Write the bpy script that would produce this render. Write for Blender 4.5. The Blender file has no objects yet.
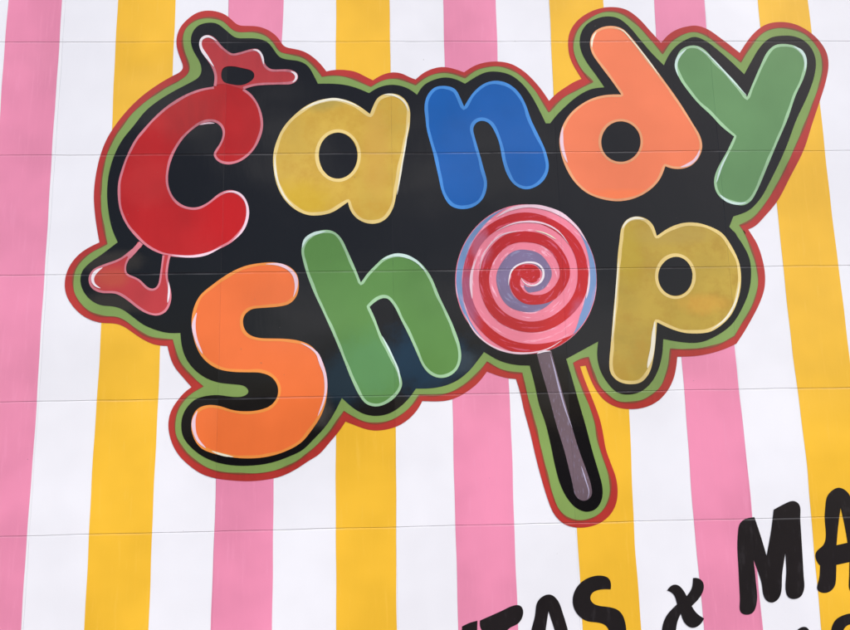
import bpy, math, random
from mathutils import Vector, Matrix
random.seed(7)
scene = bpy.context.scene
COL = scene.collection

# ------------------------------------------------------------------ camera
F = 706.0; PW, PH = 850.0, 630.0
PITCH, YAW, ROLL = (math.radians(v) for v in (9.136, -1.929, -1.1057))
DIST = 3.0; EYE = Vector((0.0, -DIST, 1.65))
cr, sr = math.cos(ROLL), math.sin(ROLL); cx_, sx_ = math.cos(PITCH), math.sin(PITCH)
fwd = Vector((0, cx_, sx_)); up0 = Vector((0, -sx_, cx_)); r0 = Vector((1, 0, 0))
right = cr*r0 + sr*up0; up = -sr*r0 + cr*up0
Z = Matrix.Rotation(YAW, 3, 'Z')
right, up, fwd = Z @ right, Z @ up, Z @ fwd
cam = bpy.data.cameras.new('camera'); cam.sensor_width = 36.0; cam.lens = F/PW*36.0
cam.clip_end = 2000; cam.clip_start = 0.05
camo = bpy.data.objects.new('camera', cam); COL.objects.link(camo)
camo.matrix_world = Matrix.Translation(EYE) @ Matrix((right, up, -fwd)).transposed().to_4x4()
scene.camera = camo

def wall(px, py):
    """a point measured on the photo, rectified onto the plane of the wall (metres x, z)"""
    d = right*((px-PW/2)/F) - up*((py-PH/2)/F) + fwd
    return (d.x/d.y*DIST, EYE.z + d.z/d.y*DIST)

# panel grid of the wall (metres)
PAN_W, PAN_H = 0.7395, 0.5378
JX0, JZ0 = -0.0333, 1.65 - 0.3972

# ------------------------------------------------------------------ materials
def lin(h):
    h = h.lstrip('#'); o = []
    for i in (0, 2, 4):
        c = int(h[i:i+2], 16)/255.0
        o.append(c/12.92 if c <= 0.04045 else ((c+0.055)/1.055)**2.4)
    return (o[0], o[1], o[2], 1.0)

class NT:
    def __init__(s, t): s.t = t
    def n(s, typ, **kw):
        x = s.t.nodes.new(typ)
        for k, v in kw.items():
            if k.startswith('i_'):
                x.inputs[k[2:].replace('_', ' ')].default_value = v
            else: setattr(x, k, v)
        return x
    def m(s, op, a, b=None, c=None, clamp=False):
        x = s.t.nodes.new('ShaderNodeMath'); x.operation = op; x.use_clamp = clamp
        for i, v in enumerate((a, b, c)):
            if v is None: continue
            if isinstance(v, (int, float)): x.inputs[i].default_value = v
            else: s.t.links.new(v, x.inputs[i])
        return x.outputs[0]
    def vm(s, op, a, b=None, scale=None):
        x = s.t.nodes.new('ShaderNodeVectorMath'); x.operation = op
        for i, v in enumerate((a, b)):
            if v is None: continue
            if isinstance(v, (tuple, list)): x.inputs[i].default_value = v
            else: s.t.links.new(v, x.inputs[i])
        if scale is not None:
            if isinstance(scale, (int, float)): x.inputs['Scale'].default_value = scale
            else: s.t.links.new(scale, x.inputs['Scale'])
        return x.outputs['Vector'] if op not in ('LENGTH', 'DOT_PRODUCT') else x.outputs['Value']
    def mix(s, fac, a, b, blend='MIX'):
        x = s.t.nodes.new('ShaderNodeMix'); x.data_type = 'RGBA'; x.blend_type = blend
        for k, v in ((0, fac), (6, a), (7, b)):
            if isinstance(v, (int, float, tuple)): x.inputs[k].default_value = v
            else: s.t.links.new(v, x.inputs[k])
        return x.outputs[2]
    def noise(s, vec, scale, detail=3.0, rough=0.55):
        x = s.n('ShaderNodeTexNoise'); x.inputs['Scale'].default_value = scale
        x.inputs['Detail'].default_value = detail; x.inputs['Roughness'].default_value = rough
        s.t.links.new(vec, x.inputs['Vector']); return x.outputs['Fac']
    def ramp(s, v, lo, hi, a=0.0, b=1.0):
        x = s.n('ShaderNodeMapRange'); x.interpolation_type = 'SMOOTHSTEP'
        x.inputs[1].default_value = lo; x.inputs[2].default_value = hi
        x.inputs[3].default_value = a; x.inputs[4].default_value = b
        s.t.links.new(v, x.inputs[0]); return x.outputs[0]

def joint_group():
    g = bpy.data.node_groups.new('panel_joints', 'ShaderNodeTree')
    g.interface.new_socket('Joint', in_out='OUTPUT', socket_type='NodeSocketFloat')
    g.interface.new_socket('Broken', in_out='OUTPUT', socket_type='NodeSocketFloat')
    g.interface.new_socket('Lip', in_out='OUTPUT', socket_type='NodeSocketFloat')
    g.interface.new_socket('Tilt', in_out='OUTPUT', socket_type='NodeSocketVector')
    T = NT(g); out = g.nodes.new('NodeGroupOutput')
    geo = T.n('ShaderNodeNewGeometry'); P = geo.outputs['Position']
    sp = T.n('ShaderNodeSeparateXYZ'); g.links.new(P, sp.inputs[0])
    X, Zc = sp.outputs[0], sp.outputs[2]
    wob = T.m('MULTIPLY', T.m('SUBTRACT', T.noise(P, 3.0, 2), 0.5), 0.008)
    gx = T.m('DIVIDE', T.m('SUBTRACT', T.m('ADD', X, wob), JX0), PAN_W)
    gz = T.m('DIVIDE', T.m('SUBTRACT', T.m('ADD', Zc, wob), JZ0), PAN_H)
    def dist(q, w):
        fr = T.m('FRACT', T.m('ADD', q, 100.5))
        return T.m('MULTIPLY', T.m('ABSOLUTE', T.m('SUBTRACT', fr, 0.5)), w)
    dx = T.m('ADD', dist(gx, PAN_W), 0.0016)
    d = T.m('MINIMUM', dx, dist(gz, PAN_H))
    j = T.ramp(d, 0.0004, 0.0028, 1.0, 0.0)
    br = T.ramp(T.noise(P, 5.5, 3), 0.36, 0.62, 0.2, 1.0)
    g.links.new(j, out.inputs['Joint']); g.links.new(T.m('MULTIPLY', j, br), out.inputs['Broken'])
    sg = T.m('MULTIPLY', T.m('SUBTRACT', T.m('FRACT', T.m('ADD', gz, 100.5)), 0.5), -PAN_H)
    lip = T.m('MULTIPLY', T.ramp(sg, 0.0018, 0.0034), T.ramp(sg, 0.0040, 0.0075, 1.0, 0.0))
    g.links.new(T.m('MULTIPLY', lip, br), out.inputs['Lip'])
    cb = T.n('ShaderNodeCombineXYZ')
    g.links.new(T.m('FLOOR', T.m('ADD', gx, 100.0)), cb.inputs[0]); g.links.new(T.m('FLOOR', T.m('ADD', gz, 100.0)), cb.inputs[2])
    wn = T.n('ShaderNodeTexWhiteNoise'); wn.noise_dimensions = '3D'; g.links.new(cb.outputs[0], wn.inputs['Vector'])
    t = T.vm('SUBTRACT', wn.outputs['Color'], (0.5, 0.5, 0.5))
    g.links.new(T.vm('MULTIPLY', t, (0.05, 0.0, 0.035)), out.inputs['Tilt'])
    return g
JG = joint_group()

MATS = {}
def paint(name, col, var=0.06, dark=False, mottle=None, blobs=(), rough=0.13, arcs=None, stroke=(9, 9, 2.2), streak=0.0, streakcol=None):
    """brushed enamel: slight tone drift, brush marks, panel joints showing through, optional colour blotches, some of them painted-in reflections"""
    m = bpy.data.materials.new(name); m.use_nodes = True; t = m.node_tree; t.nodes.clear(); T = NT(t)
    out = T.n('ShaderNodeOutputMaterial'); b = T.n('ShaderNodeBsdfPrincipled')
    t.links.new(b.outputs[0], out.inputs[0])
    geo = T.n('ShaderNodeNewGeometry'); P = geo.outputs['Position']
    c = lin(col) if isinstance(col, str) else col
    big = T.noise(P, 1.7, 3)
    if arcs:
        sp = T.n('ShaderNodeSeparateXYZ'); t.links.new(P, sp.inputs[0])
        ax, az = arcs
        ddx = T.m('SUBTRACT', sp.outputs[0], ax); ddz = T.m('SUBTRACT', sp.outputs[2], az)
        r = T.m('SQRT', T.m('ADD', T.m('MULTIPLY', ddx, ddx), T.m('MULTIPLY', ddz, ddz)))
        th = T.m('ARCTAN2', ddz, ddx)
        cb = T.n('ShaderNodeCombineXYZ'); t.links.new(T.m('MULTIPLY', r, 70.0), cb.inputs[0]); t.links.new(T.m('MULTIPLY', th, 1.6), cb.inputs[1])
        br = T.noise(cb.outputs[0], 1.0, 4, 0.65)
    else:
        br = T.noise(T.vm('MULTIPLY', P, stroke), 4.0, 5, 0.62)
    dk = tuple(max(0, v*(1-var*2.2)) for v in c[:3]) + (1,)
    lt = tuple(min(0.92, v*(1+var*1.2)+0.004*(1 if not dark else 0)) for v in c[:3]) + (1,)
    cc = T.mix(T.ramp(big, 0.3, 0.7), dk, lt)
    cc = T.mix(T.ramp(br, 0.35, 0.7, 0.0, min(1, var*3)), cc, c)
    if mottle:
        mc, s, f = mottle
        cc = T.mix(T.ramp(br if arcs else T.noise(P, s, 6, 0.68), 0.42, 0.66, 0.0, f), cc, lin(mc))
    if streak:
        cc = T.mix(T.ramp(br, 0.56, 0.66, 0.0, streak), cc, lin(streakcol))
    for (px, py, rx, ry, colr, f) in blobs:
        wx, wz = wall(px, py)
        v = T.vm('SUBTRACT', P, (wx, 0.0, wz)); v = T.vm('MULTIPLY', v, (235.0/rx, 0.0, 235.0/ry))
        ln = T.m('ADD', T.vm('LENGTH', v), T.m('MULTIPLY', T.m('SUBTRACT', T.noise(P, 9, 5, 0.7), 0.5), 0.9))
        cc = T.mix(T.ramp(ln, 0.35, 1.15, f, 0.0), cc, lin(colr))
    J = T.n('ShaderNodeGroup'); J.node_tree = JG
    jc = lin('#6e696c') if not dark else lin('#6f6c78')
    cc = T.mix(T.m('MULTIPLY', J.outputs['Broken'], 0.24 if not dark else 0.13), cc, jc)
    cc = T.mix(T.m('MULTIPLY', J.outputs['Lip'], 0.09), cc, (0.80, 0.79, 0.82, 1))
    # tiny specks of dirt
    sk = T.ramp(T.noise(P, 55, 2, 0.5), 0.765, 0.80, 0.0, 0.45)
    cc = T.mix(sk, cc, lin('#6a6258') if not dark else lin('#57534e'))
    t.links.new(cc, b.inputs['Base Color'])
    rr = T.m('ADD', T.m('MULTIPLY', T.m('SUBTRACT', T.noise(P, 6, 4, 0.6), 0.5), 0.08), rough)
    t.links.new(rr, b.inputs['Roughness']); b.inputs['Specular IOR Level'].default_value = 0.24
    h = T.m('ADD', T.m('MULTIPLY', J.outputs['Joint'], -0.0016),
            T.m('ADD', T.m('MULTIPLY', br, 0.00022), T.m('MULTIPLY', T.noise(P, 2.2, 2), 0.004)))
    bp = T.n('ShaderNodeBump'); bp.inputs['Strength'].default_value = 1.0; bp.inputs['Distance'].default_value = 1.0
    t.links.new(h, bp.inputs['Height'])
    nn = T.vm('NORMALIZE', T.vm('ADD', bp.outputs['Normal'], J.outputs['Tilt']))
    t.links.new(nn, b.inputs['Normal'])
    MATS[name] = m
    return m

LC = wall(528.7, 276.7)
M = dict(
 white=paint('white_wall_paint', (0.81, 0.805, 0.84, 1), 0.025, stroke=(12, 12, 1.2)),
 pink=paint('pink_stripe_paint', (0.79, 0.26, 0.405, 1), 0.07, stroke=(14, 14, 1.2), streak=0.12, streakcol='#f0a5c4'),
 yellow=paint('yellow_stripe_paint', (0.86, 0.485, 0.035, 1), 0.06, stroke=(14, 14, 1.2), streak=0.1, streakcol='#f7cf6a'),
 border_red=paint('border_red_paint', (0.44, 0.035, 0.028, 1), 0.12),
 border_green=paint('border_green_paint', (0.21, 0.32, 0.085, 1), 0.10),
 border_edge=paint('border_edge_paint', (0.24, 0.075, 0.035, 1), 0.15),
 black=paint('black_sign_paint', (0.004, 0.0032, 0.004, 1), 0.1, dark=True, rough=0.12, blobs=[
     (425, 360, 56, 42, '#0c3a55', 0.6), (345, 380, 30, 34, '#0e3346', 0.5), (110, 262, 40, 14, '#4a4238', 0.35),  # the teal blobs are a reflection painted into the black
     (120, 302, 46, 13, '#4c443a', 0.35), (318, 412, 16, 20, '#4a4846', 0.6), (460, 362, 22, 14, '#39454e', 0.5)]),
 red=paint('candy_red_paint', (0.44, 0.009, 0.009, 1), 0.13, blobs=[(230, 215, 40, 45, '#c00f10', 0.6), (150, 180, 40, 34, '#c5403c', 0.25)]),
 wrap_red=paint('wrapper_red_paint', (0.48, 0.040, 0.045, 1), 0.12, blobs=[(112, 278, 22, 14, '#b8513c', 0.7)]),
 rim_pink=paint('pink_rim_paint', (0.62, 0.19, 0.23, 1), 0.22),
 hl_pink=paint('pale_pink_paint', (0.84, 0.58, 0.66, 1), 0.12),
 gold=paint('gold_letter_paint', (0.62, 0.40, 0.055, 1), 0.10, mottle=('#c49a35', 7, 0.8), stroke=(5, 5, 7),
     blobs=[(322, 100, 34, 14, '#a3924a', 0.65), (300, 200, 40, 26, '#d0ab1c', 0.6), (376, 150, 18, 60, '#cf9f45', 0.5)]),
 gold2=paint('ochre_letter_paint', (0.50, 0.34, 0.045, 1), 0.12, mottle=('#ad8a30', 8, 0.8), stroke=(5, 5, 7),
     blobs=[(703, 304, 30, 13, '#e8a03c', 0.3), (628, 255, 18, 40, '#b39a2c', 0.6), (675, 235, 50, 14, '#b09549', 0.5)]),  # orange blob: warm reflected glow painted into the ochre
 rim_gold=paint('cream_rim_paint', (0.80, 0.60, 0.22, 1), 0.14),
 hl_cream=paint('cream_paint', (0.86, 0.80, 0.62, 1), 0.08),
 blue=paint('blue_letter_paint', (0.0, 0.10, 0.40, 1), 0.07),
 rim_blue=paint('light_blue_rim_paint', (0.06, 0.27, 0.70, 1), 0.14),
 coral=paint('coral_letter_paint', (0.84, 0.20, 0.085, 1), 0.05, blobs=[(618, 196, 60, 9, '#f37a44', 0.6)]),
 rim_coral=paint('orange_rim_paint', (0.82, 0.36, 0.17, 1), 0.12),
 orange=paint('orange_letter_paint', (0.82, 0.165, 0.038, 1), 0.06),
 rim_orange=paint('amber_rim_paint', (0.84, 0.28, 0.055, 1), 0.10),
 green=paint('sage_green_letter_paint', (0.12, 0.265, 0.10, 1), 0.06),
 green2=paint('leaf_green_letter_paint', (0.10, 0.245, 0.055, 1), 0.08, blobs=[(372, 365, 46, 42, '#5a9468', 0.4)]),  # blob continues the painted teal reflection across the foot of the h
 rim_green=paint('pale_green_rim_paint', (0.34, 0.56, 0.32, 1), 0.14),
 hl_mint=paint('mint_paint', (0.60, 0.78, 0.70, 1), 0.10),
 lol_pink=paint('lollipop_pink_paint', (0.82, 0.22, 0.30, 1), 0.10, arcs=LC, streak=0.75, streakcol='#f9c2d4'),
 lol_red=paint('lollipop_red_paint', (0.50, 0.012, 0.014, 1), 0.12, arcs=LC, streak=0.7, streakcol='#d0607a', blobs=[(466, 305, 16, 60, '#96587a', 0.7), (480, 245, 14, 22, '#a86a86', 0.6), (582, 318, 14, 22, '#b06a8c', 0.6)]),
 lol_purple=paint('lollipop_lilac_paint', (0.21, 0.16, 0.29, 1), 0.14, arcs=LC, streak=0.4, streakcol='#9aa0c0'),
 lol_blue=paint('lollipop_blue_paint', (0.17, 0.28, 0.50, 1), 0.14, arcs=LC, streak=0.5, streakcol='#b09ac0'),
 lol_white=paint('lollipop_white_paint', (0.85, 0.76, 0.80, 1), 0.08, arcs=LC),
 stick=paint('stick_mauve_paint', (0.14, 0.095, 0.115, 1), 0.16, stroke=(26, 9, 7), streak=0.6, streakcol='#877c92'),
 stick_hl=paint('stick_lilac_paint', (0.42, 0.38, 0.52, 1), 0.2, stroke=(26, 9, 7)),
 ink=paint('black_lettering_paint', (0.012, 0.009, 0.010, 1), 0.1, dark=True, rough=0.3, streak=0.3, streakcol='#393538'),
)

# ------------------------------------------------------------------ traced outlines -> points
REG = dict(A=(60,0,5,5), B=(220,0,5,5), C=(380,0,5,5), D=(540,0,5,5), E=(680,0,5,5), F=(60,115,5,5), G=(220,115,5,5), H=(380,115,5,5),
 I=(540,115,5,5), J=(680,115,5,5), K=(60,230,5,5), L=(220,230,5,5), M=(380,230,5,5), N=(540,230,5,5), O=(680,230,5,5), P=(150,330,5,5),
 Q=(300,330,5,5), R=(460,330,5,5), S=(600,330,5,5), T=(150,400,5,5), U=(490,420,5,5), V=(450,504,5,5), W=(610,504,5,5),
 X=(710,470,6.057,6.057), Y=(730,550,7.083,7.083), Z=(450,200,5.667,5.667), a=(450,260,5.667,5.667))
def parse(s):
    """'A 1,2 3,4* B 5,6' -> [(px,py,corner)] in photo pixels"""
    out = []; reg = None
    for tok in s.split():
        if tok in REG: reg = REG[tok]; continue
        c = tok.endswith('*'); x, y = tok.rstrip('*').split(',')
        out.append((reg[0]+float(x)/reg[2], reg[1]+float(y)/reg[3], c))
    return out
def smooth(pts, closed=True, step=1.1):
    """centripetal-like Catmull-Rom through the points, broken at corners"""
    n = len(pts); res = []
    rng = range(n if closed else n-1)
    for i in rng:
        p1 = pts[i]; p2 = pts[(i+1) % n]
        p0 = pts[(i-1) % n] if (closed or i > 0) else p1
        p3 = pts[(i+2) % n] if (closed or i+2 < n) else p2
        d = math.hypot(p2[0]-p1[0], p2[1]-p1[1])
        if d < 1e-6: continue
        def tan(a, b, c):
            da = math.hypot(b[0]-a[0], b[1]-a[1]) or 1e-6; dc = math.hypot(c[0]-b[0], c[1]-b[1]) or 1e-6
            tx = (b[0]-a[0])/da*dc + (c[0]-b[0])/dc*da; ty = (b[1]-a[1])/da*dc + (c[1]-b[1])/dc*da
            return (tx/(da+dc), ty/(da+dc))
        ch = ((p2[0]-p1[0])/d, (p2[1]-p1[1])/d)
        t1 = ch if (p1[2] or p0 is p1) else tan(p0, p1, p2)
        t2 = ch if (p2[2] or p3 is p2) else tan(p1, p2, p3)
        k = max(1, int(d/step))
        for q in range(k):
            u = q/k; u2 = u*u; u3 = u2*u
            a, b, c, e = 2*u3-3*u2+1, u3-2*u2+u, -2*u3+3*u2, u3-u2
            res.append((a*p1[0]+b*t1[0]*d+c*p2[0]+e*t2[0]*d, a*p1[1]+b*t1[1]*d+c*p2[1]+e*t2[1]*d))
    if not closed: res.append((pts[-1][0], pts[-1][1]))
    # even out the joins between traced stretches, leaving corners sharp
    cs = [(p[0], p[1]) for p in pts if p[2]]
    if not closed: cs += [res[0], res[-1]]
    wgt = [min([1.0]+[max(0.0, (math.hypot(q[0]-c[0], q[1]-c[1])-1.0)/5.0) for c in cs]) for q in res]
    n = len(res)
    for _ in range(16):
        new = []
        for i, q in enumerate(res):
            a, b = (res[(i-1) % n], res[(i+1) % n]) if closed else (res[max(0, i-1)], res[min(n-1, i+1)])
            k = wgt[i]*0.5
            new.append((q[0]*(1-k)+(a[0]+b[0])/2*k, q[1]*(1-k)+(a[1]+b[1])/2*k))
        res = new
    return res
def ell(x, y, rx, ry, reg, n=64):
    r = REG[reg]
    return [(r[0]+(x+rx*math.cos(2*math.pi*i/n))/r[2], r[1]+(y+ry*math.sin(2*math.pi*i/n))/r[3]) for i in range(n)]

# ------------------------------------------------------------------ objects
LAYER = 0.0007
def link(name, me, mat, parent, origin):
    me.materials.append(mat); o = bpy.data.objects.new(name, me); COL.objects.link(o)
    if parent: o.parent = parent
    return o
def flat(name, loops, layer, mat, parent, origin, thick=0.0005):
    """a coat of paint: filled outline(s) with holes, given its real (sub-millimetre) thickness"""
    cu = bpy.data.curves.new('tmp', 'CURVE'); cu.dimensions = '2D'; cu.fill_mode = 'BOTH'; cu.extrude = thick/2
    for lp in loops:
        w = [wall(*p) for p in lp]
        sp = cu.splines.new('POLY'); sp.points.add(len(w)-1); sp.use_cyclic_u = True
        for i, (x, z) in enumerate(w): sp.points[i].co = (x-origin[0], z-origin[2], 0, 1)
    tmp = bpy.data.objects.new('tmp', cu); COL.objects.link(tmp)
    me = bpy.data.meshes.new_from_object(tmp)
    bpy.data.objects.remove(tmp); bpy.data.curves.remove(cu)
    y = -layer*LAYER - origin[1]
    for v in me.vertices:
        X, Yv, Zv = v.co; v.co = (X, y-Zv, Yv)
    me.name = name
    return link(name, me, mat, parent, origin)
def ribbon(name, pts, w, layer, mat, parent, origin, closed=True, inset=True, taper=False, jit=0.10):
    """a brush line following a path; inset pushes it to the inner side of the outline"""
    n = len(pts); a = 0
    for i in range(n):
        x1, y1 = pts[i]; x2, y2 = pts[(i+1) % n]; a += x1*y2-x2*y1
    sg = 1 if a > 0 else -1
    ph = random.random()*10; vs = []; fs = []
    k = 2
    for i in range(n):
        if closed: p, q = pts[(i-k) % n], pts[(i+k) % n]
        else: p, q = pts[max(0, i-k)], pts[min(n-1, i+k)]
        dx, dy = q[0]-p[0], q[1]-p[1]; l = math.hypot(dx, dy) or 1; nx, ny = -dy/l*sg, dx/l*sg
        u = i/max(1, n-1)
        ww = w*(1 + jit*math.sin(i*0.13+ph) + jit*0.6*math.sin(i*0.31+ph*3) + jit*0.4*math.sin(i*0.047+ph*2))
        if taper: ww *= max(0.12, min(1, math.sin(math.pi*u)**0.6*1.1))
        o0, o1 = (0.0, ww) if inset else (-ww/2, ww/2)
        for o in (o0, o1):
            x, z = wall(pts[i][0]+nx*o, pts[i][1]+ny*o)
            vs.append((x-origin[0], -layer*LAYER-origin[1], z-origin[2]))
    m_ = n if closed else n-1
    for i in range(m_):
        j = (i+1) % n; fs.append((2*i, 2*i+1, 2*j+1, 2*j))
    me = bpy.data.meshes.new(name); me.from_pydata(vs, [], fs); me.update()
    # face the street
    if me.polygons and sum(p.normal.y*p.area for p in me.polygons) > 0: me.flip_normals()
    return link(name, me, mat, parent, origin)
def tag(o, label=None, cat=None, group=None, kind=None):
    if label: o['label'] = label
    if cat: o['category'] = cat
    if group: o['group'] = group
    if kind: o['kind'] = kind
    return o
def empty(name, loc):
    o = bpy.data.objects.new(name, None); COL.objects.link(o); o.location = loc; o.empty_display_size = 0.2
    return o

# ---- ground
def plainmat(name, c1, c2, scale, rough=0.9):
    m = bpy.data.materials.new(name); m.use_nodes = True; t = m.node_tree; T = NT(t)
    b = t.nodes['Principled BSDF']; g = T.n('ShaderNodeNewGeometry')
    t.links.new(T.mix(T.noise(g.outputs['Position'], scale, 6), c1, c2), b.inputs['Base Color'])
    b.inputs['Roughness'].default_value = rough
    bp = T.n('ShaderNodeBump'); bp.inputs['Distance'].default_value = 0.004
    t.links.new(T.noise(g.outputs['Position'], scale*12, 3), bp.inputs['Height']); t.links.new(bp.outputs[0], b.inputs['Normal'])
    return m
def box(name, x0, x1, y0, y1, z0, z1, mat, parent=None, bev=0.0):
    me = bpy.data.meshes.new(name)
    v = [(x, y, z) for x in (x0, x1) for y in (y0, y1) for z in (z0, z1)]
    f = [(0,1,3,2), (4,6,7,5), (0,4,5,1), (2,3,7,6), (0,2,6,4), (1,5,7,3)]
    me.from_pydata(v, [], f); me.update()
    return link(name, me, mat, parent, None)
g = box('ground', -400, 400, -400, 400, -0.5, 0.0, plainmat('asphalt', (0.045,0.045,0.047,1), (0.065,0.063,0.06,1), 3)); tag(g, kind='structure')
g = box('pavement', -60, 60, -2.2, -0.0, 0.004, 0.12, plainmat('concrete_paving', (0.22,0.21,0.20,1), (0.30,0.29,0.27,1), 2)); tag(g, kind='structure')

# ---- wall with its painted stripes
WZ1 = 4.75
wall_o = empty('striped_wall', (0, 0, 0.12))
tag(wall_o, 'smooth panelled outdoor wall painted with pink, yellow and white vertical stripes behind the candy sign', 'wall')
WO = (0, 0, 0.12)
box('wall_body', -5.2, 5.2, 0.0, 0.22, 0.0, WZ1-0.12, M['white'], wall_o)
box('wall_coping', -5.25, 5.25, -0.04, 0.26, WZ1-0.118, WZ1-0.03, plainmat('coping_metal', (0.5,0.5,0.5,1), (0.6,0.6,0.6,1), 2, 0.4), wall_o)
S = [('pink',   [(8.5,0),(1.5,94),(-37,630)], [(62,0),(52.5,148),(46.5,240),(37,400),(31,480),(21,630)]),
 ('yellow', [(118,0),(112,126),(99.5,356),(92,480),(84,630)], [(175.5,0),(172.8,74),(160.3,346),(154.5,480),(148.3,630)]),
 ('pink',   [(229,0),(223,180),(215.6,490),(211,630)], [(283.5,0),(282,42),(274,480),(271.7,630)]),
 ('yellow', [(336,0),(336,70),(336,456),(336,630)], [(389.7,0),(390.2,70),(395.6,430),(396.9,630)]),
 ('pink',   [(443,0),(445,66),(452.5,400),(455,504),(458,630)], [(495.5,0),(497.5,60),(508.5,380),(512,456),(518,630)]),
 ('yellow', [(549,0),(553,80),(577,528),(582.5,630)], [(603,0),(629.5,420),(635,546),(641,630)]),
 ('pink',   [(654,0),(656,40),(681.7,360),(692.5,504),(704,630)], [(704.5,0),(706,24),(735,350),(751,504),(763,630)]),
 ('yellow', [(757.5,0),(777,210),(793,356),(807.4,470),(821,630)], [(808,0),(821,115),(835,241),(849.5,356),(880,630)])]
def edge(tr):
    """photo-traced stripe edge -> slightly wavering wall line, top to bottom"""
    w = sorted([(wall(*p)[1], wall(*p)[0]) for p in tr]); o = []
    mean = sum(q[1] for q in w)/len(w)
    ph = random.random()*20; n = 90
    for i in range(n+1):
        z = 0.16 + (WZ1-0.28-0.16)*i/n
        if z <= w[0][0]: x = w[0][1]
        elif z >= w[-1][0]: x = w[-1][1]
        else:
            for a, b in zip(w, w[1:]):
                if a[0] <= z <= b[0]: x = a[1]+(b[1]-a[1])*(z-a[0])/(b[0]-a[0]); break
        o.append((x+0.0012*math.sin(z*7+ph)+0.0006*math.sin(z*23+ph*2), z))
    return o
def stripe(colr, L, Rr, lab=None):
    vs = []; fs = []
    for (xa, za), (xb, zb) in zip(L, Rr): vs += [(xa, -LAYER, za-0.12), (xb, -LAYER, zb-0.12)]
    for i in range(len(L)-1): fs.append((2*i, 2*i+1, 2*i+3, 2*i+2))
    me = bpy.data.meshes.new('stripe'); me.from_pydata(vs, [], fs); me.update()
    if sum(p.normal.y for p in me.polygons) > 0: me.flip_normals()
    o = link('stripe', me, M[colr], wall_o, None); o['label'] = lab or (colr+' painted stripe')
    return o
for c, a, b in S: stripe(c, edge(a), edge(b))
STEP = 0.2466
for k in range(1, 7):     # the stripes go on outside the picture
    xl = -1.513 - STEP*(2*k) + 0.0; xr = 1.70 + STEP*(2*k-1)+0.0
    c1 = 'yellow' if k % 2 else 'pink'; c2 = 'pink' if k % 2 else 'yellow'
    def st(x): return [(x+0.0012*math.sin(i*0.4+x), 0.16+(WZ1-0.44)*i/90) for i in range(91)]
    if xl-STEP > -5.2: stripe(c1, st(xl-STEP), st(xl))
    if xr+STEP < 5.2: stripe(c2, st(xr+0.24), st(xr+0.24+STEP))

# ---- the sign
SO = (wall(425, 315)[0], 0.0, wall(580, 527)[1])
sign = empty('candy_shop_sign', SO)
tag(sign, 'Candy Shop sign in colourful letters with a lollipop, on black with green and red borders', 'sign')
RED = '''F 170,400 180,300 203,200 240,110 275,55 A 330,560 400,490 480,430 560,382 606,358 618,345 605,300 585,240 583,190 600,140 640,95 690,62 740,53
B 10,66 35,78 62,103 90,127 140,130 190,133 240,150 290,188 322,235 360,243 420,258 480,298 515,335 532,358* 570,350 620,350 680,360 730,385 765,402* 800,380
C 60,362 110,368 150,388 178,398* 210,370 260,345 320,335 370,345 420,362* 470,330 530,312 590,308 650,318 710,350 770,405 815,460 845,505*
D 80,470 130,435 180,405 208,395* 180,350 150,290 140,230 145,170 180,110 240,65 300,42 370,36 430,48 490,90 550,155 605,215* 640,175 690,145 750,130
E 60,128 130,143 200,190 260,235 298,265* 330,215 370,165 430,122 500,110 570,120 640,155 700,210 735,270 742,330 730,400 700,500 660,620
J 620,170 550,310 480,440 420,510 370,560 340,572* O 385,70 412,150 425,230 422,290 400,360 360,440 320,510 282,568*
S 640,88 560,115 480,130 386,134* 380,190 365,250 340,300 290,355 230,385 160,396 90,388 R 720,350 680,300 650,240 628,178* 600,182*
620,240 660,340 700,450 722,560 U 575,130 605,220 630,290 638,350 630,420 600,475 550,515 490,535 430,538 370,520 320,470 290,400 265,320 235,210
R 350,510 320,400 300,310 280,245* 230,240 180,225 135,208* 90,265 40,305 Q 800,330 740,352 680,357 612,355* 590,395 550,440 490,480 430,498 370,503 310,490 260,470 228,458*
200,500 150,560 85,630 T 800,300 740,340 660,380 570,400 490,406 410,402 330,392 260,370 200,330 140,270 105,200 92,130 100,70 125,20 P 140,350 175,310 208,285*
160,230 120,180 100,130 88,80* K 480,575 420,550 360,510 310,477 280,468 210,465 150,448 100,418 60,375 32,325 24,270 35,210 65,155 110,110 160,80 198,62* F 185,565 176,500'''
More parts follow.
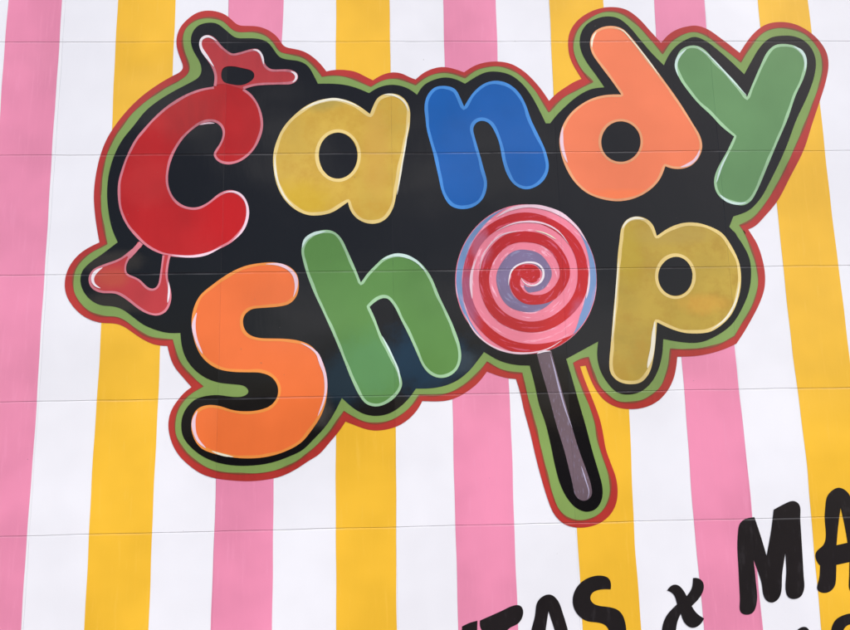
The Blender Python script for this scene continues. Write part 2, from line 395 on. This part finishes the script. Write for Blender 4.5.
GRN = '''F 205,400 212,300 235,200 275,110 312,55 A 370,560 440,500 520,445 600,402 638,375 648,355 640,310 618,250 612,200 625,150 660,112 710,92 770,90
B 20,108 50,140 80,160 130,162 180,160 230,178 270,215 300,262 350,272 410,285 460,320 490,355 510,385* 560,378 620,383 680,400 730,425 755,435* 800,408 850,395
C 100,395 140,410 178,425* 215,395 260,375 320,362 370,370 425,388* 480,352 540,335 600,333 650,345 700,375 760,435 800,490 842,560*
D 48,558* 80,520 130,480 190,448 262,410* 215,360 180,300 165,240 172,180 205,125 260,85 320,60 380,60 430,80 480,120 540,185 612,268* 650,215 700,180 750,162
E 70,160 130,178 180,215 250,270 303,312* 340,250 380,195 430,155 500,140 570,148 630,175 680,230 708,290 712,340 700,410 665,510 625,620
J 570,170 510,300 440,420 390,490 340,535 297,552* 330,600 O 315,0 350,80 382,185 390,250 375,340 345,410 300,480 272,530*
S 600,70 520,90 440,97 352,95* 345,160 330,220 300,285 250,330 200,355 150,362 90,358 R 730,315 690,270 665,210 642,137* 600,145 565,165* 590,240 630,340 670,450
U 545,130 575,220 600,300 602,360 585,420 545,470 490,498 430,502 380,485 340,440 315,380 290,290 260,170 R 385,510 350,380 310,215* 260,212 200,195 135,158* 90,215 40,260
Q 780,300 700,325 598,325* 570,365 530,405 480,440 430,460 370,467 310,455 260,430 220,405* 190,450 140,520 80,580 40,615
T 730,310 650,345 560,365 480,368 400,365 330,355 270,330 210,290 160,235 130,175 125,120 135,65 155,20 P 180,340 220,310 268,282* 220,240 170,190 140,140 125,90 115,48*
K 500,545 440,532 380,495 330,455 285,435 220,432 160,415 110,375 75,320 65,265 72,210 105,155 150,118 200,90 236,70* F 222,575 208,490'''
BLK = '''F 237,400 245,300 270,210 310,130 370,55 A 430,555 500,500 580,452 660,410 700,385 709,365 700,310 670,260 655,215 662,165 690,130 740,115 790,120
B 15,140 45,165 75,190 130,193 190,195 240,212 270,250 300,290 340,300 400,308 440,330 465,370 490,420* 560,420 620,425 680,440 745,467* 790,440 850,425
C 110,432 160,455 185,475* 215,430 270,400 330,388 380,398 425,420* 480,385 530,362 590,360 650,375 700,410 750,470 790,540 828,618*
D 50,618* 80,580 130,530 190,480 260,445 322,438* 275,370 225,300 200,240 200,180 225,130 280,95 340,83 390,92 440,130 500,200 560,270 618,328* 650,265 700,215 750,190
E 60,185 100,192 130,208 200,262 270,325 320,373* 360,300 400,235 450,190 510,180 570,183 620,205 660,250 678,310 670,380 640,470 580,600
J 530,160 450,330 400,420 340,480 265,508* 245,560* 290,610 O 262,0 310,70 345,140 354,220 345,300 310,390 260,470 180,530 100,562
S 470,65 400,60 315,45* 310,120 290,200 250,270 200,310 150,323 90,315 R 735,262 700,200 685,130 690,58* 640,85 530,145* 553,220 590,350 628,480
U 515,170 545,270 562,340 558,400 530,445 480,460 430,440 385,390 350,320 325,230 300,110 272,0 R 400,390 370,260 348,178* 280,175 200,155 120,110* 90,150 50,200
Q 790,250 720,280 650,292 580,293* 550,335 500,385 440,420 380,430 320,420 260,385 210,340* 180,400 130,480 60,555
T 770,245 690,285 600,315 500,328 400,325 330,310 270,285 210,240 165,180 157,130 165,75 195,25 P 230,345 280,330 340,325 420,335 475,330 500,308 480,282 420,272 340,262 280,240 220,195 180,140 160,80 153,15*
K 603,515* 540,515 480,500 420,475 360,430 310,395 270,382 210,378 160,355 120,310 103,260 110,210 150,165 200,130 290,62* F 262,570 245,490'''
redp, grnp, blkp = (smooth(parse(s)) for s in (RED, GRN, BLK))
flat('red_border', [redp], 2, M['border_red'], sign, SO)
flat('green_border', [grnp], 3, M['border_green'], sign, SO)
ribbon('border_line', grnp, 1.1, 3.8, M['border_edge'], sign, SO, inset=False, jit=0.5)
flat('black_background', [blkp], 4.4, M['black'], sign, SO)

def hl(parent, s, w, mat, lay=8.0, name='highlight'):
    return ribbon(name, smooth(parse(s), closed=False), w, lay, mat, parent, SO, closed=False, inset=False, taper=True, jit=0.12)

def letter(label, outline, fill, rim, rimw, holes=(), hls=(), open_rim=None, layer=6):
    o = smooth(parse(outline)); hp = [ell(*h) if isinstance(h, tuple) else smooth(parse(h)) for h in holes]
    L = flat('letter', [o]+hp, layer, M[fill], sign, SO); L['label'] = label
    if open_rim: ribbon('letter_rim', smooth(parse(open_rim), closed=False), rimw, layer+0.9, M[rim], L, SO, closed=False)
    else: ribbon('letter_rim', o, rimw, layer+0.9, M[rim], L, SO)
    for h in hp:
        a = sum(h[i][0]*h[(i+1) % len(h)][1]-h[(i+1) % len(h)][0]*h[i][1] for i in range(len(h)))
        # rim lies outside the hole
        cx = sum(p[0] for p in h)/len(h); cy = sum(p[1] for p in h)/len(h); big = []
        for p in h:
            d = math.hypot(p[0]-cx, p[1]-cy); big.append((cx+(p[0]-cx)*(d+rimw)/d, cy+(p[1]-cy)*(d+rimw)/d))
        ribbon('letter_rim', big, rimw, layer+0.9, M[rim], L, SO)
    for s, w, m_ in hls: hl(L, s, w, M[m_], layer+1.9)
    return L

# C: a twist-wrapped red candy
C_OPEN = '''A 770,435 700,448 620,480 540,530 F 430,60 380,120 345,185 315,260 293,340 292,420 305,490 340,560 395,625 K 450,95 520,125 600,138 680,137 750,120 810,90
L 50,70 102,24 G 132,550 145,490 135,430 100,390 50,375 0,392 F 740,440 680,465 620,455 570,415 545,360 543,290 565,210 610,130 670,70 730,38 780,38 813,70 815,110 795,155 766,200 790,235 830,250
G 90,240 150,200 195,135 217,60 B 210,570 185,510 150,465 120,445*'''
Cl = letter('red letter C shaped like a wrapped sweet', C_OPEN + ' B 62,432 10,420', 'red', 'rim_pink', 2.4, open_rim=C_OPEN,
    hls=[('L 62,58 98,25 G 129,548 141,490 131,435 100,395 60,383 20,392', 2.6, 'hl_pink'), ('K 560,128 620,134 690,132 750,116 810,86', 2.2, 'hl_pink'),
         ('F 700,52 740,42 775,44', 1.6, 'hl_pink')])
TOPW = '''A 770,432* 775,380 750,320 710,265 697,225 705,190 740,175 780,195 810,235 840,258 B 50,270 100,265 150,250 190,245 215,275 225,325 250,348 300,350 360,352 392,372 392,400 370,420 300,425 220,428 160,435 120,450*'''
wt = flat('wrapper_end', [smooth(parse(TOPW+' B 62,433 10,421')), smooth(parse('B 18,338 60,333 120,345 170,360 178,385 155,410 110,430 60,425 15,412'))], 6.9, M['wrap_red'], Cl, SO)
wt['label'] = 'twisted wrapper end above the C'
ribbon('wrapper_rim', smooth(parse(TOPW), closed=False), 2.4, 7.9, M['rim_pink'], wt, SO, closed=False)
BOTW = '''K 392,60* 360,110 300,150 220,180 170,205 150,245 160,285 200,308 290,315 340,345 390,385 440,415 490,425 530,405 552,355 550,300 535,240 540,170 550,128* 522,124*
510,190 505,240 493,290 465,308 435,295 400,255 370,240 330,225 325,190 345,140 412,84*'''
wb = flat('wrapper_end', [smooth(parse(BOTW))], 6.9, M['wrap_red'], Cl, SO); wb['label'] = 'twisted wrapper end below the C'
ribbon('wrapper_rim', smooth(parse('K 372,98 300,150 220,180 170,205 150,245 160,285 200,308 290,315 340,345 390,385 440,415 490,425 530,405 552,355 550,300 535,240 540,170 550,128'), closed=False), 2.4, 7.9, M['rim_pink'], wb, SO, closed=False, inset=False)
ribbon('wrapper_rim', smooth(parse('K 520,128 511,190 505,240 493,288 465,305 435,292 400,253 370,238 332,223 327,190 345,142 372,112'), closed=False), 2.0, 7.9, M['rim_pink'], wb, SO, closed=False, inset=False)
ribbon('wrapper_rim', smooth(parse('K 408,66 385,92 362,118 345,138'), closed=False), 4.6, 8.1, M['rim_pink'], wb, SO, closed=False, inset=False)
REG_wh = 'lol_white'
for par, s, w in ((wt, 'A 770,335 735,285 705,240 705,200 740,182 785,208', 3.0), (wt, 'B 165,252 195,255 213,285 220,325', 2.4), (wt, 'B 355,360 385,375 385,400 362,415', 2.4),
                  (wb, 'K 215,190 178,212 163,248 172,275 205,292', 3.3), (wb, 'K 545,260 548,310 540,365', 1.8)):
    # white gleam brushed on the tips of the wrapper
    hl(par, s, w, M['lol_white'], 8.7)

letter('golden yellow letter a', '''B 750,572* 700,535 640,505 570,493 500,502 430,532 370,580 G 320,60 285,130 267,200 270,280 285,350 320,420 370,470 440,502 510,502 570,485 610,458 640,437*
650,475 680,515 730,542 790,543 H 30,522 60,480 85,380 110,240 135,120 150,40 C 150,600 150,550 130,505 90,475 40,470 B 790,488 767,530''', 'gold', 'rim_gold', 3.3,
    holes=[(590, 205, 98, 115, 'G')], hls=[('B 400,560 450,530 510,508 570,498 640,512 700,540', 2.4, 'hl_cream'), ('G 275,200 278,280 295,350 330,420 375,465', 2.0, 'hl_cream'),
    ('H 85,400 108,260 130,130 143,40', 1.6, 'hl_cream'), ('C 20,475 60,475 100,492 130,520 143,560', 2.2, 'hl_cream')])
letter('blue letter n', '''C 420,535* 400,490 375,445 330,432 270,440 235,480 222,530 228,600 H 230,50 265,190 290,300 315,400 350,455 410,473 470,460 515,420 535,350 515,260 490,170 470,100
463,65 480,38 510,28 545,42 570,80 595,140 610,220 635,300 670,350 725,375 780,360 825,320 843,270 830,190 795,110 752,20 C 730,530 690,460 640,420 580,405 520,420 470,460''', 'blue', 'rim_blue', 3.2)
letter('coral orange letter d', '''D 405,475* 360,410 300,330 255,260 248,210 265,165 310,138 360,132 410,145 450,185 510,260 600,380 700,520 I 765,50 800,110 810,160 795,210 755,255 700,272 650,268 625,258*
600,320 550,375 480,415 400,433 320,425 230,390 170,335 130,270 105,200 95,130 110,60 D 150,570 210,520 280,487 350,475''', 'coral', 'rim_coral', 2.4,
    holes=[(402, 135, 99, 101, 'I')], hls=[('I 113,60 106,120 116,190 136,240', 3.0, 'hl_pink'), ('D 258,240 258,200 280,162', 2.2, 'hl_cream'), ('I 797,175 783,214 745,248 700,263', 3.0, 'hl_pink'),
    ('D 370,140 410,152 450,195 520,280 600,388', 1.4, 'hl_cream')])
letter('sage green letter y', '''E 333,487* 290,430 230,365 170,305 120,250 90,232 50,230 0,252 D 680,290 672,330 690,385 740,460 800,530 J 150,0 200,55 268,110* 230,190 190,260 168,320 175,380 210,425 260,445 310,455
350,435 380,385 430,270 480,150 540,10 E 575,480 620,380 633,320 620,270 580,235 520,222 470,228 435,260 400,330 365,410''', 'green', 'rim_green', 2.8,
    hls=[('J 195,400 230,430 280,446 330,440', 3.0, 'hl_mint'), ('E 560,232 605,258 625,300 620,360', 2.6, 'hl_mint'), ('D 690,385 676,330 690,285 730,248', 2.6, 'hl_mint'),
    ('E 80,236 130,270 200,340 290,438 330,480', 1.6, 'hl_mint'), ('J 180,340 200,270 240,190', 1.8, 'hl_mint')])
letter('orange capital letter S', '''L 250,163 200,167 130,180 60,210 0,248 K 760,278 700,330 665,410 660,490 675,560 P 225,60 250,120 290,165 340,195 400,208 480,212 560,215 610,235 640,280 640,330 610,375 550,400 480,407
410,400 350,380 290,375 240,392 215,430 207,480 220,540 255,590 T 320,268 400,285 490,292 580,285 670,260 760,210 Q 60,500 110,420 135,330 138,270 125,190 95,125 L 460,582 400,555 330,545 250,543 190,540
140,520 117,480 120,430 150,400 220,390 300,383 350,370 385,330 395,270 385,220 350,185 300,167''', 'orange', 'rim_orange', 2.9,
    hls=[('L 230,172 290,172 345,195 378,235 382,290 368,335', 3.2, 'hl_pink'), ('K 685,415 670,470 680,540 P 240,70 265,120', 3.4, 'hl_pink'), ('L 405,565 455,590 495,630 Q 100,150 125,220 130,300 118,360 90,430', 3.0, 'hl_pink'),
    ('P 238,405 220,450 222,500 240,550 280,590', 3.6, 'hl_pink'), ('T 310,255 350,270 420,285', 2.0, 'hl_cream')])
letter('leaf green letter h', '''L 705,264* 680,200 640,110 605,40 570,8 530,0 470,15 420,55 407,100 420,170 460,290 520,420 588,574 Q 211,130 262,258 295,325 330,370 380,384 430,370 490,320 512,275 500,220 460,130 400,10
L 770,430 748,385* 790,350 830,338 M 70,380 100,440 150,540 Q 590,130 610,175 640,215 690,240 740,235 785,200 805,150 M 400,580 370,490 300,340 240,210 190,155 130,125 70,120 10,145 L 790,165 740,215''', 'green2', 'rim_green', 2.9,
    hls=[('L 412,90 425,50 470,20 530,8', 2.8, 'hl_mint'), ('M 10,150 70,126 130,132 185,160 232,212', 3.0, 'hl_mint'), ('Q 410,30 460,130 495,215 500,270', 2.0, 'hl_mint')])
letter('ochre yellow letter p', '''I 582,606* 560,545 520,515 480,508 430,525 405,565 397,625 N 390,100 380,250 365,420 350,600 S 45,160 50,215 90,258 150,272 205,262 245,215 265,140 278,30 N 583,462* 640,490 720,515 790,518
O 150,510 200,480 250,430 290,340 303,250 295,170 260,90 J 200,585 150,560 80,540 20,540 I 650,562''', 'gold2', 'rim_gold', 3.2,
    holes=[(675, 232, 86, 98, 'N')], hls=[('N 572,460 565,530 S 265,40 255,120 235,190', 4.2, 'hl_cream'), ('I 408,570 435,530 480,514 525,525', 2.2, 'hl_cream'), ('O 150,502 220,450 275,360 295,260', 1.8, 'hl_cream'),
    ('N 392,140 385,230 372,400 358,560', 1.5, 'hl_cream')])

# ---- lollipop standing for the letter o
lolly = flat('lollipop', [[(526.1+70.3*math.cos(a/48*math.pi)+0.6*math.sin(a/10), 279.9+74.9*math.sin(a/48*math.pi)+0.5*math.cos(a/7)) for a in range(96)]], 6, M['lol_pink'], sign, SO)
lolly['label'] = 'swirled pink and red lollipop standing for the letter o'
CX, CY = 528.7, 276.7
def edge_r(t):
    dx, dy = -math.sin(2*math.pi*t), -math.cos(2*math.pi*t)
    ox, oy = CX-526.1, CY-279.9; A_ = (dx/70.0)**2+(dy/74.6)**2; B_ = 2*(ox*dx/4900+oy*dy/5565); C_ = (ox/70.0)**2+(oy/74.6)**2-1
    return (-B_+math.sqrt(B_*B_-4*A_*C_))/(2*A_)
def interp(tab, t):
    if t <= tab[0][0]: return tab[0][1:]
    for a, b in zip(tab, tab[1:]):
        if t <= b[0]:
            u = (t-a[0])/(b[0]-a[0]); return tuple(a[i]+(b[i]-a[i])*u for i in range(1, len(a)))
    return tab[-1][1:]
def arm(name, tab, layer, mat, extra=None, rim=False):
    t0, t1 = tab[0][0], tab[-1][0]; n = int((t1-t0)*110); vs = []; fs = []
    for i in range(n+1):
        t = t0+(t1-t0)*i/n; e = edge_r(t)
        if rim: w = interp(tab, t)[0]; a, b = e-w, e
        else:
            a, b = interp(tab, t); wv = 0.5*math.sin(t*19)+0.3*math.sin(t*41+1); a = min(a+wv*0.6, e-0.4); b = min(b+wv, e-0.2)
        for r in (a, b):
            x, z = wall(CX-math.sin(2*math.pi*t)*r, CY-math.cos(2*math.pi*t)*r); vs.append((x-SO[0], -layer*LAYER, z-SO[2]))
    for i in range(n): fs.append((2*i, 2*i+1, 2*i+3, 2*i+2))
    if extra:
        pts = smooth(parse(extra)); base = len(vs)
        for p in pts:
            x, z = wall(*p); vs.append((x-SO[0], -(layer+0.3)*LAYER, z-SO[2]))
        fs.append(tuple(range(base, base+len(pts))))
    me = bpy.data.meshes.new(name); me.from_pydata(vs, [], fs); me.update()
    for p in me.polygons:
        if p.normal.y > 0: p.flip()
    return link(name, me, mat, lolly, SO)
arm('blue_edge', [(0.05, .2), (0.12, 4.5), (0.2, 6.5), (0.28, 5.5), (0.36, 1.8), (0.40, .1)], 6.9, M['lol_blue'], rim=True)
arm('blue_edge', [(0.60, .1), (0.645, 7.0), (0.69, 9.0), (0.74, 7.0), (0.8, 4.5), (0.88, .2)], 6.9, M['lol_blue'], rim=True)
arm('lilac_swirl', [(0.42, 9, 10), (0.5, 10.5, 16), (0.6, 12, 18), (0.75, 14, 22), (1, 13, 26.4), (1.25, 19, 32.8), (1.42, 25, 35.5), (1.52, 28.5, 36), (1.6, 31.5, 35), (1.65, 34, 34.4)], 7.2, M['lol_purple'])
arm('red_swirl', [(0.10, 5, 13), (0.25, 7, 18.4), (0.36, 11, 22), (0.5, 17.3, 27.9), (0.62, 23.5, 33.5), (0.75, 30.3, 40.2), (0.87, 33, 43), (1, 34.2, 45.2), (1.12, 37, 47.6), (1.25, 39.8, 50.1),
   (1.38, 42.3, 53), (1.5, 45.1, 56), (1.62, 46.6, 57.6), (1.75, 48.5, 59.2), (1.87, 51.5, 61), (2, 54.7, 63.4), (2.12, 56.5, 65), (2.25, 58.4, 66.5), (2.36, 62.5, 71), (2.5, 67.3, 78), (2.58, 71, 80), (2.63, 75, 75)], 7.8, M['lol_red'],
   extra='Z 343,440 352,398 388,373 440,366 490,375 512,405 513,430 503,455 478,473 450,470 425,458 408,438')
hl(lolly, 'Z 402,442 418,472 450,488 485,486 515,465 530,430 525,390 495,362 445,354 390,366 350,396 334,440 330,485', 2.0, M['lol_white'], 8.8, 'white_line')
hl(lolly, 'Z 170,400 180,330 230,250 300,195 390,178', 1.3, M['hl_pink'], 8.9, 'white_line')
hl(lolly, 'Z 260,178 340,140 440,124 540,138 620,185 670,250', 1.6, M['hl_pink'], 8.9, 'white_line')
hl(lolly, 'Z 480,175 540,190 600,225', 1.2, M['hl_cream'], 8.9, 'white_line')
hl(lolly, 'a 82,308 137,405 226,483 323,521 440,529 556,503 634,455', 1.8, M['hl_pink'], 8.9, 'white_line')
hl(lolly, 'Z 260,100 340,55 440,36 540,48 640,90 720,160 775,240', 3.6, M['hl_pink'], 8.6, 'white_line')
hl(lolly, 'Z 125,560 118,480 125,400 150,330', 2.6, M['hl_pink'], 8.6, 'white_line')
hl(lolly, 'Z 770,560 785,480 788,400', 1.8, M['hl_pink'], 8.6, 'white_line')
stk = flat('stick', [smooth(parse('R 383,118* 455,106* 480,200 530,380 597,610 U 480,250 505,330 508,380 480,405 450,403 430,385 410,310 370,150 330,20 R 440,320 405,200'))], 5.3, M['stick'], lolly, SO)
hl(stk, 'R 450,118 470,190 495,290 530,410 560,490', 1.5, M['stick_hl'], 6.0)
hl(stk, 'U 455,230 480,310 495,370 485,395', 1.2, M['stick_hl'], 6.0)
hl(stk, 'R 383,120 410,108 452,106', 1.6, M['lol_white'], 8.9)

# ---- black brush lettering below the sign
def words(name, label, z0px, glyphs):
    org = (wall(*z0px)[0], 0.0, wall(*z0px)[1])
    e = empty(name, org); tag(e, label, 'lettering')
    for lab, outl, holes in glyphs:
        o = flat('letter', [smooth(parse(outl))]+[smooth(parse(h)) for h in holes], 2.2, M['ink'], e, org); o['label'] = lab
words('painted_lettering', 'slanting black brush letters ITAS x MA on the stripes below the lollipop stick', (640, 640), [
 ('black letter I, cut by the edge of view', 'V 60,612* 100,592 137,583* 130,800 112,1000 90,1020 62,1010 56,800', []),
 ('black letter T, cut by the edge of view', 'V 150,582* 250,538 335,503 352,503 367,528 362,568 338,602 292,620 276,650 270,800 262,960 235,975 205,960 200,800 196,650 155,632 148,608', []),
 ('black letter A before the S', 'V 404,640 425,560 440,480 455,465 505,450 535,475 565,550 592,640 640,830 650,900 610,920 585,880 565,790 470,800 455,900 420,950 385,930 390,780', ['V 492,535* 478,630 465,730* 552,722* 520,620']),
 ('black letter S on the yellow stripe', 'V 803,426* 806,395 795,368 760,357 700,365 650,395 620,440 613,500 635,550 680,585 740,592 780,605 800,650 790,720 740,755 660,760 640,800 670,840 760,845 840,800 880,710 882,640 870,570 850,535 800,515 750,510 712,497 697,470 712,440 750,427', []),
 ('small black x between the words', 'W 285,432* 305,405 330,398 355,415 383,460* 408,425 415,370* 440,368 465,385 470,420 450,465 408,510* 430,545 470,572* 450,605 410,622 375,600 353,548* 335,590 328,640 310,690 265,680 260,620 280,560 335,500* 315,445', []),
 ('black letter M', 'X 180,318 210,295 268,285* 300,380 342,520* 372,350 385,240* 440,210 515,185 535,198 545,300 555,450 Y 519,170 522,290 500,335 450,350 405,335 395,300 398,150 391,18* 370,150 330,360 297,380 257,360 220,220 166,68* 180,200 183,400 165,445 120,462 76,450 70,350 60,150 X 168,390', []),
 ('black letter A after the M', 'X 780,103 715,145 695,250 672,470 645,485 633,525 Y 603,60 620,95 637,110* 632,200 616,290 650,306 700,300 740,262 750,180 752,105* 845,85* X 842,640 850,740 890,760 930,730 925,600 895,400 865,220 835,135', ['X 790,228* 775,340 765,455* 832,440* 815,340'])])
words('painted_lettering', 'tops of two black letters under the M, at the bottom right corner', (830, 700), [
 ('tip of a black letter under the M', 'Y 455,590 470,567 500,545 540,538 560,560 570,650 600,800 560,830 520,810 500,700 450,720 430,830 390,820 400,700', []),
 ('top of a black letter on the right yellow stripe', 'Y 712,590 722,535 742,495 790,465 860,447 930,455 980,500 960,600 900,650 960,800 900,830 820,690 800,820 740,820 720,700', ['Y 800,560 860,520 900,560 870,610 800,620'])])

# ------------------------------------------------------------------ light
SUN_EL, SUN_AZ = math.radians(46), math.radians(38)   # behind the viewer, over the right shoulder
w = bpy.data.worlds.new('World'); scene.world = w; w.use_nodes = True; t = w.node_tree
bg = t.nodes['Background']; sky = t.nodes.new('ShaderNodeTexSky'); sky.sky_type = 'NISHITA'; sky.sun_disc = False
d = Vector((math.sin(SUN_AZ)*math.cos(SUN_EL), -math.cos(SUN_AZ)*math.cos(SUN_EL), math.sin(SUN_EL)))  # towards the sun
sky.sun_elevation = SUN_EL; sky.sun_rotation = math.atan2(d.x, d.y)
sky.dust_density = 2.5
W = NT(t); tc = t.nodes.new('ShaderNodeTexCoord')
cl = W.noise(W.vm('ADD', W.vm('MULTIPLY', tc.outputs['Generated'], (1.3, 1.3, 2.4)), (1.7, 3.0, 5.3)), 2.4, 5, 0.5)
csp = W.n('ShaderNodeSeparateXYZ'); t.links.new(tc.outputs['Generated'], csp.inputs[0])
cm = W.m('MULTIPLY', W.ramp(cl, 0.52, 0.64), W.ramp(csp.outputs[2], 0.0, 0.06))
t.links.new(W.mix(W.m('MULTIPLY', cm, 0.9), sky.outputs[0], (12.5, 12.5, 13, 1)), bg.inputs[0]); bg.inputs[1].default_value = 0.13
sl = bpy.data.lights.new('sun', 'SUN'); sl.energy = 1.4; sl.angle = math.radians(14); sl.color = (1.0, 0.965, 0.94)
so = bpy.data.objects.new('sun', sl); COL.objects.link(so)
so.rotation_euler = d.to_track_quat('Z', 'Y').to_euler()

scene.render.engine = 'CYCLES'
vs = scene.view_settings
scene.display_settings.display_device = 'sRGB'
vs.view_transform = 'Standard'; vs.look = 'None'; vs.gamma = 1.0; vs.use_curve_mapping = False
vs.exposure = 0.47
